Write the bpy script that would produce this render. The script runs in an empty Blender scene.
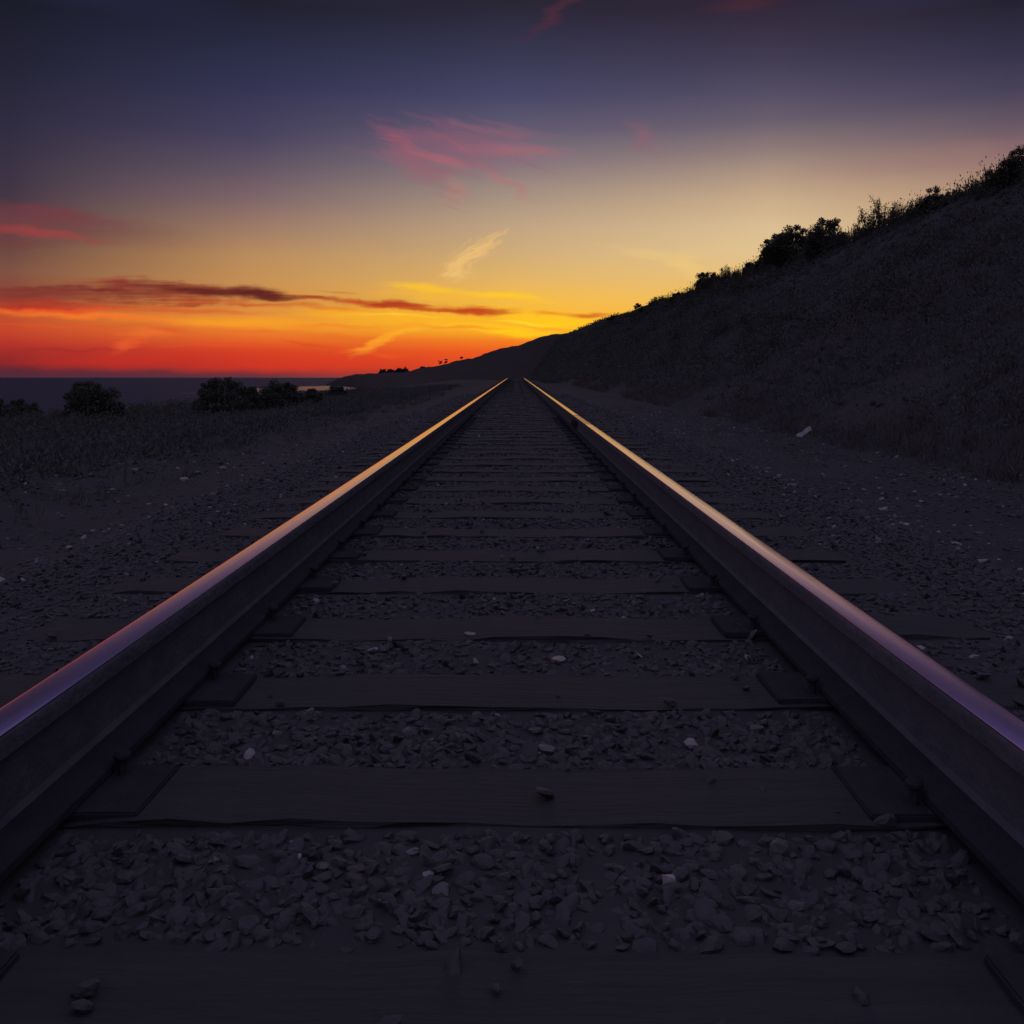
import bpy, math, random
import numpy as np
random.seed(7); RNG = np.random.default_rng(7)
C = bpy.context.scene.collection
SC = bpy.context.scene
F, CX, HY, CAMZ = 900.0, 516.0, 377.5, 0.711
R = math.radians

def lin(c):
    return tuple(((v/255)/12.92 if v/255 <= .04045 else ((v/255+.055)/1.055)**2.4) for v in c) + (1.0,)

# ------------------------------------------------------------------ helpers
def mesh_np(name, V, Fc, mat, parent=None, smooth=False, attrs=None):
    V = np.asarray(V, np.float32); Fc = np.asarray(Fc, np.int32)
    me = bpy.data.meshes.new(name)
    n, k = Fc.shape
    me.vertices.add(len(V)); me.vertices.foreach_set('co', V.ravel())
    me.loops.add(n*k); me.loops.foreach_set('vertex_index', Fc.ravel())
    me.polygons.add(n)
    me.polygons.foreach_set('loop_start', np.arange(0, n*k, k, dtype=np.int32))
    me.polygons.foreach_set('use_smooth', np.full(n, smooth))
    me.update(calc_edges=True)
    if attrs:
        for a, d in attrs.items():
            at = me.attributes.new(a, 'FLOAT', 'POINT')
            at.data.foreach_set('value', np.asarray(d, np.float32))
    me.materials.append(mat)
    o = bpy.data.objects.new(name, me); C.objects.link(o)
    if parent is not None: o.parent = parent
    return o

def empty(name, loc=(0, 0, 0), rz=0.0):
    o = bpy.data.objects.new(name, None); C.objects.link(o)
    o.location = loc; o.rotation_euler = (0, 0, rz); o.empty_display_size = .1
    return o

def tag(o, label=None, cat=None, group=None, kind=None):
    if label: o['label'] = label
    if cat: o['category'] = cat
    if group: o['group'] = group
    if kind: o['kind'] = kind
    return o

def grid_faces(nx, ny):
    i = np.arange(nx-1)[:, None]*ny + np.arange(ny-1)[None, :]
    i = i.ravel()
    return np.stack([i, i+ny, i+ny+1, i+1], 1)

def vnoise(x, y, seed=0):
    """smooth value noise on the plane, -1..1"""
    x = np.asarray(x, float); y = np.asarray(y, float)
    xi = np.floor(x).astype(np.int64); yi = np.floor(y).astype(np.int64)
    fx = x-xi; fy = y-yi
    fx = fx*fx*(3-2*fx); fy = fy*fy*(3-2*fy)
    def h(a, b):
        n = (a*374761393 + b*668265263 + seed*974711) & 0x7fffffff
        n = ((n ^ (n >> 13))*1274126177) & 0x7fffffff
        return ((n ^ (n >> 16)) & 0xffff)/32767.5 - 1
    return (h(xi, yi)*(1-fx)+h(xi+1, yi)*fx)*(1-fy) + (h(xi, yi+1)*(1-fx)+h(xi+1, yi+1)*fx)*fy

def fbm(x, y, seed=0, o=3):
    s = 0; a = 1
    for k in range(o):
        s = s+a*vnoise(x*2**k, y*2**k, seed+k*17); a *= .5
    return s

# ------------------------------------------------------------------ materials
def new_mat(name):
    m = bpy.data.materials.new(name); m.use_nodes = True
    nt = m.node_tree
    return m, nt, nt.nodes['Principled BSDF']

def ramp_node(nt, stops, interp='LINEAR'):
    r = nt.nodes.new('ShaderNodeValToRGB'); e = r.color_ramp.elements
    r.color_ramp.interpolation = interp
    while len(e) > 1: e.remove(e[-1])
    e[0].position = stops[0][0]; e[0].color = stops[0][1]
    for p, c in stops[1:]:
        q = e.new(p); q.color = c
    return r

def rough_mat(name, cols, scale=8, rough=.85, bump=.3, bscale=40, attr=None, coord='Object', spec=.3, stretch=(1, 1, 1), two=False):
    m, nt, bs = new_mat(name)
    tc = nt.nodes.new('ShaderNodeTexCoord'); mp = nt.nodes.new('ShaderNodeMapping')
    mp.inputs['Scale'].default_value = stretch
    nt.links.new(tc.outputs[coord], mp.inputs['Vector'])
    nz = nt.nodes.new('ShaderNodeTexNoise'); nz.inputs['Scale'].default_value = scale; nz.inputs['Detail'].default_value = 6
    nt.links.new(mp.outputs[0], nz.inputs['Vector'])
    stops = [(i/(len(cols)-1)*.6+.2, tuple(c)+(1,)) for i, c in enumerate(cols)]
    rp = ramp_node(nt, stops)
    if attr:
        at = nt.nodes.new('ShaderNodeAttribute'); at.attribute_name = attr
        stops = [(i/(len(cols)-1), tuple(c)+(1,)) for i, c in enumerate(cols)]
        rp2 = ramp_node(nt, stops)
        ad = nt.nodes.new('ShaderNodeMath'); ad.operation = 'MULTIPLY_ADD'
        ad.inputs[1].default_value = .16; nt.links.new(nz.outputs['Fac'], ad.inputs[0])
        sb = nt.nodes.new('ShaderNodeMath'); sb.operation = 'SUBTRACT'; sb.inputs[1].default_value = .08
        nt.links.new(at.outputs['Fac'], sb.inputs[0]); nt.links.new(sb.outputs[0], ad.inputs[2])
        nt.links.new(ad.outputs[0], rp2.inputs[0]); nt.links.new(rp2.outputs[0], bs.inputs['Base Color'])
    else:
        nt.links.new(nz.outputs['Fac'], rp.inputs[0]); nt.links.new(rp.outputs[0], bs.inputs['Base Color'])
    bs.inputs['Roughness'].default_value = rough
    bs.inputs['Specular IOR Level'].default_value = spec
    if bump:
        n2 = nt.nodes.new('ShaderNodeTexNoise'); n2.inputs['Scale'].default_value = bscale; n2.inputs['Detail'].default_value = 5
        nt.links.new(mp.outputs[0], n2.inputs['Vector'])
        bp = nt.nodes.new('ShaderNodeBump'); bp.inputs['Strength'].default_value = bump; bp.inputs['Distance'].default_value = .03
        nt.links.new(n2.outputs['Fac'], bp.inputs['Height']); nt.links.new(bp.outputs[0], bs.inputs['Normal'])
    return m

M = {}
M['ballast'] = rough_mat('ballast_stone', [(.06, .06, .062), (.07, .07, .071), (.086, .084, .083), (.15, .14, .138), (.31, .28, .27), (.6, .52, .5)], 30, .6, .25, 60, attr='tone', spec=.5)
M['soil'] = rough_mat('soil', [(.054, .053, .052), (.066, .065, .063), (.084, .08, .077)], 1.3, .9, .5, 22)
_nt = M['soil'].node_tree; _bs = _nt.nodes['Principled BSDF']; _src = _bs.inputs['Base Color'].links[0].from_socket
_at = _nt.nodes.new('ShaderNodeAttribute'); _at.attribute_name = 'leaf_litter'
_mx = _nt.nodes.new('ShaderNodeMix'); _mx.data_type = 'RGBA'; _nt.links.new(_at.outputs['Fac'], _mx.inputs[0]); _nt.links.new(_src, _mx.inputs[6])
_mx.inputs[7].default_value = (.06, .058, .053, 1); _nt.links.new(_mx.outputs[2], _bs.inputs['Base Color'])
M['tie'] = rough_mat('creosote_timber', [(.05, .05, .05), (.06, .06, .059), (.074, .072, .071)], 5, .75, .5, 14, stretch=(.6, 6, 6))
M['rust'] = rough_mat('rusted_steel', [(.05, .051, .055), (.06, .06, .063), (.072, .07, .071)], 14, .95, .3, 60, spec=.03)
M['leaf'] = rough_mat('shrub_leaf', [(.06, .066, .045), (.09, .093, .062), (.125, .12, .085)], 3, .7, 0, attr='tone')
M['bush_leaf'] = rough_mat('coastal_bush_leaf', [(.09, .095, .07), (.125, .128, .095), (.16, .155, .12)], 3, .7, 0, attr='tone')
M['leaf_dry'] = rough_mat('twiggy_leaf', [(.07, .06, .045), (.10, .085, .06), (.14, .11, .08)], 3, .8, 0, attr='tone')
M['web_lifted'] = rough_mat('shade_lifted_rail_side', [(.115, .121, .131), (.145, .148, .157), (.177, .176, .185)], 14, .95, .3, 60, spec=.03)  # web colour lightened to offset its shade; upward-facing foot keeps the darker rust
M['bark'] = rough_mat('shrub_bark', [(.05, .04, .034), (.09, .075, .06)], 12, .9, .4, 40)
M['scrub'] = rough_mat('hillside_scrub_leaf', [(.11, .12, .108), (.138, .143, .126), (.165, .16, .14)], 3, .85, 0, attr='tone')
M['grass'] = rough_mat('dry_grass', [(.105, .095, .08), (.135, .12, .10), (.19, .16, .13)], 3, .8, 0, attr='tone')
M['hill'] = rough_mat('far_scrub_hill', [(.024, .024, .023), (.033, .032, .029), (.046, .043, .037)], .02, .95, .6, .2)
M['litter'] = rough_mat('pale_litter', [(.55, .52, .5), (.7, .66, .63)], 20, .6, .2, 50)

# polished rail head
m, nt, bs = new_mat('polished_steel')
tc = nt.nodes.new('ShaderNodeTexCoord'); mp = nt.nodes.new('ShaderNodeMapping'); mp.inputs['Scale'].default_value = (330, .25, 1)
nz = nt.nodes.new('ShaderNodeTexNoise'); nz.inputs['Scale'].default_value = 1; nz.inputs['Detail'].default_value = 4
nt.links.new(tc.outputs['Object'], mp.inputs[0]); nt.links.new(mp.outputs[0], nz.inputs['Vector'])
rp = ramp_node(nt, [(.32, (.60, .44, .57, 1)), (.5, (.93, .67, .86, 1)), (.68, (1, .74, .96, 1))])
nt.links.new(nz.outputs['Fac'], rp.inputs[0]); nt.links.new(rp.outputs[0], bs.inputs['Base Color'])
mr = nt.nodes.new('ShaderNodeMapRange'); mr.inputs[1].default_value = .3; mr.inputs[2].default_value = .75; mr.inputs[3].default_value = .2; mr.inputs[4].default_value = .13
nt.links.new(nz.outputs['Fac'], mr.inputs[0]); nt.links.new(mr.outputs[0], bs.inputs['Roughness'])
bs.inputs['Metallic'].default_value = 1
M['steel'] = m

# sea
m, nt, bs = new_mat('sea_water')
bs.inputs['Base Color'].default_value = (.036, .056, .088, 1); bs.inputs['IOR'].default_value = 1.33
tc = nt.nodes.new('ShaderNodeTexCoord')
mp = nt.nodes.new('ShaderNodeMapping'); mp.inputs['Scale'].default_value = (.03, .10, 1)
nz = nt.nodes.new('ShaderNodeTexNoise'); nz.inputs['Scale'].default_value = 1; nz.inputs['Detail'].default_value = 7; nz.inputs['Roughness'].default_value = .6
nt.links.new(tc.outputs['Object'], mp.inputs[0]); nt.links.new(mp.outputs[0], nz.inputs['Vector'])
bp = nt.nodes.new('ShaderNodeBump'); bp.inputs['Strength'].default_value = 1; bp.inputs['Distance'].default_value = 3.0
nt.links.new(nz.outputs['Fac'], bp.inputs['Height']); nt.links.new(bp.outputs[0], bs.inputs['Normal'])
# sheltered, smooth water in the lee of the headland
m2 = nt.nodes.new('ShaderNodeMapping'); m2.inputs['Location'].default_value = (172/66, -850/300, 0); m2.inputs['Scale'].default_value = (1/66, 1/300, 0)
nt.links.new(tc.outputs['Object'], m2.inputs[0])
ln = nt.nodes.new('ShaderNodeVectorMath'); ln.operation = 'LENGTH'; nt.links.new(m2.outputs[0], ln.inputs[0])
m3 = nt.nodes.new('ShaderNodeMapping'); m3.inputs['Scale'].default_value = (.012, .011, 1); nt.links.new(tc.outputs['Object'], m3.inputs[0])
nb = nt.nodes.new('ShaderNodeTexNoise'); nb.inputs['Scale'].default_value = 1; nb.inputs['Detail'].default_value = 3; nt.links.new(m3.outputs[0], nb.inputs['Vector'])
ad = nt.nodes.new('ShaderNodeMath'); ad.operation = 'MULTIPLY_ADD'; ad.inputs[1].default_value = -2.2; nt.links.new(nb.outputs['Fac'], ad.inputs[0]); nt.links.new(ln.outputs['Value'], ad.inputs[2])
cm = nt.nodes.new('ShaderNodeMapRange'); cm.interpolation_type = 'SMOOTHSTEP'; cm.inputs[1].default_value = -.15; cm.inputs[2].default_value = -.45; nt.links.new(ad.outputs[0], cm.inputs[0])
def lerp_to(sock, a, b):
    r = nt.nodes.new('ShaderNodeMapRange'); r.inputs[3].default_value = a; r.inputs[4].default_value = b
    nt.links.new(cm.outputs[0], r.inputs[0]); nt.links.new(r.outputs[0], sock)
lerp_to(bs.inputs['Roughness'], .55, .3); lerp_to(bs.inputs['Specular IOR Level'], .12, .42); lerp_to(bp.inputs['Strength'], 1, .02)
M['sea'] = m

# ------------------------------------------------------------------ world: dusk sky by direction
W = bpy.data.worlds.new("World"); SC.world = W; W.use_nodes = True
nt = W.node_tree; nt.nodes.clear()
N = nt.nodes; L = nt.links
def MA(op, a, b=None, c=None, clamp=False):
    n = N.new('ShaderNodeMath'); n.operation = op; n.use_clamp = clamp
    for i, v in enumerate((a, b, c)):
        if v is None: continue
        if isinstance(v, (int, float)): n.inputs[i].default_value = v
        else: L.new(v, n.inputs[i])
    return n.outputs[0]
def MR(v, a, b, c=0.0, d=1.0, smooth=False):
    n = N.new('ShaderNodeMapRange'); n.clamp = True
    if smooth: n.interpolation_type = 'SMOOTHSTEP'
    L.new(v, n.inputs[0])
    for i, k in enumerate((a, b, c, d)): n.inputs[i+1].default_value = k
    return n.outputs[0]
def MIX(f, a, b):
    n = N.new('ShaderNodeMix'); n.data_type = 'RGBA'; n.clamp_factor = True
    if isinstance(f, (int, float)): n.inputs[0].default_value = f
    else: L.new(f, n.inputs[0])
    for i, v in ((6, a), (7, b)):
        if isinstance(v, tuple): n.inputs[i].default_value = v
        else: L.new(v, n.inputs[i])
    return n.outputs[2]
tc = N.new('ShaderNodeTexCoord'); sep = N.new('ShaderNodeSeparateXYZ'); L.new(tc.outputs['Generated'], sep.inputs[0])
dx, dy, dz = sep.outputs
az = MA('MULTIPLY', MA('ARCTAN2', dx, dy), 180/math.pi)
el = MA('MULTIPLY', MA('ARCSINE', dz), 180/math.pi)
tt = MA('DIVIDE', el, 40.0, clamp=True)
# each column: a compass bearing, given as (height measure, colour)
COLS = [
 (10,  [(377.5,(66,44,62)),(372,(84,38,52)),(362,(128,34,42)),(345,(176,48,42)),(330,(196,68,42)),(314,(190,78,46)),(296,(140,66,52)),(270,(124,80,66)),(240,(96,64,64)),(210,(70,52,66)),(170,(56,48,68)),(120,(44,40,62)),(60,(31,31,50)),(0,(23,23,38)),(-60,(42,45,82)),(-190,(84,82,122))]),
 (250, [(377.5,(84,50,66)),(373,(124,44,52)),(366,(196,46,38)),(350,(214,62,36)),(337,(228,106,40)),(322,(236,146,48)),(300,(206,136,70)),(280,(196,142,84)),(255,(184,138,92)),(230,(158,122,100)),(200,(126,100,104)),(170,(96,82,98)),(135,(68,62,92)),(90,(50,50,82)),(50,(39,41,68)),(0,(27,27,42)),(-60,(44,47,86)),(-190,(86,84,124))]),
 (510, [(377.5,(200,60,38)),(365,(216,62,36)),(352,(230,84,34)),(341,(238,120,34)),(331,(244,172,36)),(315,(247,182,42)),(298,(240,184,70)),(280,(224,178,98)),(255,(206,170,118)),(225,(188,161,130)),(195,(162,142,128)),(165,(131,117,124)),(130,(94,88,112)),(95,(68,68,102)),(60,(54,55,84)),(25,(43,42,64)),(0,(36,33,48)),(-60,(48,50,88)),(-190,(86,84,124))]),
 (770, [(377.5,(236,120,40)),(330,(240,176,60)),(290,(232,188,106)),(250,(224,194,144)),(225,(216,188,146)),(200,(200,172,138)),(175,(176,150,130)),(150,(142,122,120)),(120,(102,92,108)),(90,(80,74,98)),(60,(64,58,82)),(30,(54,46,66)),(0,(42,33,50)),(-70,(42,38,66)),(-190,(66,64,100))]),
 (1010,[(377.5,(220,110,50)),(300,(222,178,110)),(230,(200,166,124)),(190,(176,142,118)),(165,(152,118,110)),(145,(126,98,104)),(120,(98,82,98)),(90,(70,64,88)),(50,(50,46,70)),(0,(32,30,46)),(-60,(44,46,84)),(-190,(84,82,122))]),
]
BACKGAIN = 1.0
def column(px, keys):
    a = math.atan((px-CX)/F)
    st = []
    for py, c in keys:
        e = math.degrees(math.atan((HY-py)/F*math.cos(a)))
        st.append((max(0, e/40.0), lin(c)))
    st.append((1.0, lin((96, 92, 130))))
    r = ramp_node(nt, st); L.new(tt, r.inputs[0])
    return math.degrees(a), r.outputs[0]
cols = [column(p, k) for p, k in COLS]
sky = cols[0][1]
for (a0, _), (a1, c1) in zip(cols, cols[1:]):
    sky = MIX(MR(az, a0, a1), sky, c1)
# the dome away from the sunset: lavender dusk
back = ramp_node(nt, [(0, lin((96, 90, 118))), (.3, lin((96, 91, 119))), (1, lin((104, 100, 130)))]); L.new(tt, back.inputs[0])
sky = MIX(MR(MA('ABSOLUTE', az), 38, 95, smooth=True), sky, back.outputs[0])
sky = MIX(MR(el, 34, 60, smooth=True), sky, lin((104, 100, 131)))
# cloud coordinates: gnomonic plane of directions about the track bearing
yy = MA('MAXIMUM', dy, .05)
u = MA('MULTIPLY_ADD', MA('DIVIDE', dx, yy), F, CX)
v = MA('MULTIPLY_ADD', MA('DIVIDE', dz, yy), -F, HY)
def noise(su, sv, det, off, rough=.55):
    cb = N.new('ShaderNodeCombineXYZ'); L.new(MA('MULTIPLY', u, 1/su), cb.inputs[0]); L.new(MA('MULTIPLY', v, 1/sv), cb.inputs[1]); cb.inputs[2].default_value = off
    n = N.new('ShaderNodeTexNoise'); n.inputs['Scale'].default_value = 1; n.inputs['Detail'].default_value = det; n.inputs['Roughness'].default_value = rough
    L.new(cb.outputs[0], n.inputs['Vector']); return n.outputs['Fac']
n1 = noise(70, 16, 5, 3.1); n2 = noise(55, 22, 5, 9.7); n3 = noise(60, 9, 6, 21.3, .65); n4 = noise(26, 13, 5, 31.0); n5 = noise(80, 3.2, 4, 44.0, .6)
n35 = MA('MULTIPLY', MA('ADD', n3, n5), .5)
def fibre(th, su, sv, off):
    c, s_ = math.cos(R(th)), math.sin(R(th))
    a = MA('ADD', MA('MULTIPLY', ud, c/su), MA('MULTIPLY', vd, s_/su)); b = MA('ADD', MA('MULTIPLY', ud, -s_/sv), MA('MULTIPLY', vd, c/sv))
    cb = N.new('ShaderNodeCombineXYZ'); L.new(a, cb.inputs[0]); L.new(b, cb.inputs[1]); cb.inputs[2].default_value = off
    n = N.new('ShaderNodeTexNoise'); n.inputs['Scale'].default_value = 1; n.inputs['Detail'].default_value = 5; n.inputs['Roughness'].default_value = .62
    L.new(cb.outputs[0], n.inputs['Vector']); return n.outputs['Fac']
ud = MA('ADD', u, MA('MULTIPLY', MA('SUBTRACT', n1, .5), 50))
vd = MA('ADD', v, MA('MULTIPLY', MA('SUBTRACT', n2, .5), 15))
f18 = fibre(18, 70, 7, 5.0); f35 = fibre(-35, 50, 6, 8.0); n45 = MA('MULTIPLY', MA('ADD', n4, n5), .5)
front = MR(dy, .25, .5)
def stroke(sky, cx, cy, a, b, th, col, op, na=.5, nz=None, hard=1.0):
    c, s = math.cos(R(th)), math.sin(R(th))
    p = MA('MULTIPLY_ADD', vd, s/a, MA('MULTIPLY_ADD', ud, c/a, -(cx*c+cy*s)/a))
    q = MA('MULTIPLY_ADD', vd, c/b, MA('MULTIPLY_ADD', ud, -s/b, -(cy*c-cx*s)/b))
    d = MA('SQRT', MA('ADD', MA('MULTIPLY', p, p), MA('MULTIPLY', q, q)))
    k = MA('MULTIPLY_ADD', MA('SUBTRACT', nz if nz is not None else n35, .5), -2.2*na, d)
    mk = MA('MULTIPLY', MR(k, 1.0, 1-hard, 0, op, smooth=True), front)
    return MIX(mk, sky, lin(col))
S = [
 # red veil at the left, and its brighter streak
 (30,222,200,25,6,(114,60,66),.7,.25,None,1), (60,214,90,9,8,(120,54,64),.5,.3,None,1), (40,232,100,6,8,(158,62,64),.75,.35,None,1), (0,240,90,9,4,(116,58,60),.5,.3,None,1),
 # pink high cloud and its streaks
 (449,143,100,32.5,4,(131,85,107),0.37,0.80,f18,1), (401,140,40,13.8,32,(161,82,105),0.48,0.64,f18,1), (429,135,71,12.5,-2,(140,84,109),0.34,0.80,f18,1),
 (509,131,78,8.8,6,(141,96,112),0.41,0.80,f18,1), (512,150,78,10.0,3,(176,104,117),0.53,0.72,f18,1), (441,159,42,8.8,20,(196,104,110),0.57,0.64,f18,1),
 (501,180,47,7.5,32,(181,110,111),0.51,0.64,f18,1), (424,175,61,16.2,35,(150,100,111),0.37,0.80,f18,1), (456,191,24,17.5,40,(184,131,117),0.41,0.96,f18,1),
 (645,136,24,20.0,20,(141,94,108),0.55,0.32,n4,1),
 (464,150,115,36,6,(142,92,112),0.45,.6,f18,1), (419,168,70,26,30,(150,92,108),0.35,.9,f18,1),
 # top wisps
 (556,12,54,11.2,-40,(84,42,58),0.55,0.48,None,1), (745,4,54,12.5,-8,(80,40,55),0.47,0.40,None,1),
 # right blush
 (930,158,165,18.8,-6,(153,118,115),0.39,0.40,None,1),
 # pale wedge and cirrus
 (470,258,44,15,-38,(236,190,118),.8,1.0,f35,.9), (452,274,24,5,-10,(238,196,112),.6,.5,None,1), (655,256,70,8,10,(232,196,124),.45,.6,None,1), (690,268,34,20,30,(240,204,120),.4,.6,None,1),
 # yellow band above the dark streak
 (425,288,60,6,5,(250,196,40),.85,.5,None,1), (505,297,62,6,6,(252,202,30),.9,.4,None,1), (440,296,90,7,3,(246,182,50),.6,.4,None,1),
 # gold below it
 (420,320,130,12,3,(250,180,38),.75,.45,None,1), (560,322,80,13,4,(255,200,24),.9,.4,None,1), (510,331,90,7,5,(255,206,26),.8,.5,None,1), (350,312,70,8,0,(248,170,36),.7,.5,None,1),
 # bright orange line under the dark bank at the left
 (90,315,200,6,3,(246,120,40),.85,.3,None,1), (60,309,130,5,1,(232,70,36),.75,.4,None,1), (240,322,110,8,2,(248,160,36),.75,.4,None,1),
 # thin layers
 (455,327,70,2.6,2,(240,140,40),.8,.3,None,1), (530,323,60,2.2,3,(250,215,50),.9,.3,None,1), (400,315,70,2.5,2,(252,196,50),.9,.3,None,1), (560,329,50,2.2,5,(244,160,36),.8,.3,None,1), (330,326,70,3,1,(240,130,40),.7,.3,None,1), (250,331,90,3,1,(232,110,42),.7,.3,None,1), (80,325,120,3,1,(220,84,42),.7,.3,None,1), (60,350,120,3,0,(160,40,40),.6,.3,None,1), (220,346,90,3,0,(226,76,40),.6,.3,None,1),
 # red lower sky
 (505,362,110,17,-6,(226,80,34),.75,.35,None,1), (300,364,150,12,-2,(216,54,34),.5,.3,None,1), (120,361,170,12,0,(204,46,36),.5,.3,None,1),
 (345,338,80,6,4,(226,106,38),.6,.5,None,1),
 (388,338,52,8,-26,(247,160,40),.9,.5,None,.8), (370,347,40,4,-12,(245,140,44),.7,.5,None,1), (410,331,24,4,-14,(250,176,46),.7,.5,None,1),
 (150,333,40,8,-6,(238,110,46),.7,.7,None,1), (125,346,28,7,-20,(236,92,46),.7,.7,None,1), (165,330,30,5,3,(210,74,36),.5,.7,None,1), (310,345,44,4,8,(206,64,32),.5,.6,None,1), (385,356,36,4,4,(240,86,40),.5,.6,None,1),
 # the dark bank
 (40,295,120,12,-2,(128,48,44),.85,.5,None,1), (150,291,110,15,3,(130,44,40),.85,.7,n45,.9), (120,281,40,4,4,(150,46,44),.7,.5,None,1),
 (225,292,90,9,4,(96,24,30),.95,.6,n45,.8), (265,297,48,6,4,(92,22,30),.9,.6,n45,.8), (200,302,70,7,2,(176,56,36),.6,.9,n45,1), (155,284,50,5,3,(104,30,36),.7,.6,None,1), (60,304,110,5,2,(170,40,36),.7,.5,None,1),
 (310,298,34,3.5,4,(150,48,34),.7,.6,None,1), (395,305,66,6,5,(172,40,26),.95,.5,n45,.8), (470,310,62,6,3,(184,48,24),.95,.5,n45,.8), (355,301,34,4,4,(196,66,30),.8,.6,None,1),
 (585,315,44,4.5,3,(198,78,28),.8,.5,None,1), (545,312,30,3,0,(226,130,34),.7,.6,None,1),
 (180,283,60,3,6,(140,44,42),.7,.7,n45,1), (95,288,50,4,2,(112,34,38),.7,.9,n45,1), (30,289,60,4,1,(110,40,42),.6,.9,n45,1), (190,305,40,4,-4,(150,36,32),.6,1.0,n45,1), (130,302,60,4,2,(140,36,34),.6,1.0,n45,1), (255,305,44,3,3,(180,60,34),.6,1.0,n45,1), (340,292,30,2.2,6,(170,90,50),.5,.8,n45,1), (20,307,70,3,0,(150,36,34),.6,.8,n45,1),
 (318,299,50,4,4,(160,50,34),.8,.5,n45,1), (290,306,110,4,3,(206,84,36),.6,.6,n45,1), (430,309,120,3.5,3,(200,70,30),.55,.6,n45,1), (180,310,130,4,2,(214,70,36),.55,.5,None,1),
 # haze on the sea horizon
 (60,374,330,5,0,(86,40,56),.6,.15,None,1),
]
for s_ in S: sky = stroke(sky, *s_)
# below the horizon: nothing shines
sky = MIX(MR(el, -.05, -.6), sky, lin((22, 21, 30)))
nish = N.new('ShaderNodeTexSky'); nish.sky_type = 'NISHITA'; nish.sun_disc = False
SUN_AZ, SUN_EL = R(4.7), R(1.5)
nish.sun_elevation = SUN_EL; nish.sun_rotation = SUN_AZ
bg1 = N.new('ShaderNodeBackground'); L.new(sky, bg1.inputs[0]); bg1.inputs[1].default_value = 1.0
bg2 = N.new('ShaderNodeBackground'); L.new(nish.outputs[0], bg2.inputs[0]); bg2.inputs[1].default_value = .002
add = N.new('ShaderNodeAddShader'); L.new(bg1.outputs[0], add.inputs[0]); L.new(bg2.outputs[0], add.inputs[1])
out = N.new('ShaderNodeOutputWorld'); L.new(add.outputs[0], out.inputs[0])

# the sun has gone behind the hill: what is left of it
sl = bpy.data.lights.new('sun', 'SUN'); sl.energy = .15; sl.color = (1, .55, .25); sl.angle = R(.5)
so = bpy.data.objects.new('sun', sl); C.objects.link(so)
so.rotation_euler = (math.pi/2 - SUN_EL, 0, math.pi - SUN_AZ)

# ------------------------------------------------------------------ camera
cd = bpy.data.cameras.new('camera'); cam = bpy.data.objects.new('camera', cd); C.objects.link(cam)
cam.location = (.02, 0, CAMZ); cam.rotation_euler = (math.pi/2, 0, 0)
cd.sensor_width = 36; cd.lens = F/1024*36; cd.shift_x = -(CX-512)/1024; cd.shift_y = -(512-HY)/1024
cd.clip_start = .05; cd.clip_end = 90000
SC.camera = cam

# ------------------------------------------------------------------ terrain
def base(Y):
    Y = np.asarray(Y, float)
    z = .0056*Y
    z = np.where(Y > 75, .0056*Y-.000325*(np.minimum(Y, 120)-75)**2, z)
    z = np.where(Y > 120, .0056*120-.000325*45**2-.0237*(np.minimum(Y, 135)-120), z)
    return np.where(Y < -20, .0056*-20, z)
CREST = [(1100,158),(1024,178),(1000,185),(960,198),(930,213),(900,220),(870,232),(845,251),(800,258),(770,263),(740,279),(700,292),(650,308),(610,321),(590,327.5),(573,335),(560,338)]
XC = 16.0
cY = np.array([F*XC/(p-CX) for p, _ in CREST]); cZ = np.array([CAMZ+(HY-q)*y/F for (p, q), y in zip(CREST, cY)])
def crest(Y):
    z = np.interp(Y, cY, cZ)
    return np.where(Y > 330, z*np.clip(1-(Y-330)/140, 0, 1), z)
def xedge(Y):
    Y = np.asarray(Y, float)
    return -13-.05*np.maximum(0, Y-70)+.9*vnoise(Y/9, Y*0, 5)
def ss(t): t = np.clip(t, 0, 1); return t*t*(3-2*t)
def ground(X, Y):
    X, Y = np.broadcast_arrays(np.asarray(X, float), np.asarray(Y, float))
    b = base(Y)
    fl = np.full(X.shape, -.008)+.005*vnoise(X*4, Y*4, 1)
    aX = np.abs(X)
    z = fl - .33*ss((aX-1.55)/1.3)
    side = ss((aX-2.6)/1.5)
    z = z + side*(.05*fbm(X*.8, Y*.8, 3)+.02*fbm(X*4, Y*4, 8))
    z = np.where(X < -3, z-.16*ss((-4-X)/8), z)
    z = z + b*(1-.85*ss((-5-X)/5))
    xe = xedge(Y)
    z = z - 10.5*ss((xe-X)/15)
    t = (X-4.7)/(XC-4.7)
    zc = crest(Y)
    foot = z
    shape = np.clip(t, 0, 1)**1.12
    hz = foot*(1-shape)+zc*shape + .45*fbm(X*.22, Y*.24, 12)*ss(t*2)*(1-ss((t-.75)/.25)*.8)
    hz = np.where(t > 1, zc+.13*np.minimum(X-XC, 40)+.2*vnoise(X*.2, Y*.2, 4)*ss((t-1)*3), hz)
    return np.where(t > 0, hz, z)
xs = np.concatenate([-np.geomspace(70, 14, 26), np.arange(-13.8, -3, .3), np.arange(-3, 5, .1), np.arange(5, 20, .25), np.geomspace(20.2, 4000, 40)])
ys = np.concatenate([-np.geomspace(400, 3, 20), np.arange(-2.8, 14, .12), np.arange(14, 40, .3), np.arange(40, 140, 1.0), np.geomspace(141, 6000, 70)])
XX, YY = np.meshgrid(xs, ys, indexing='ij')
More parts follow.
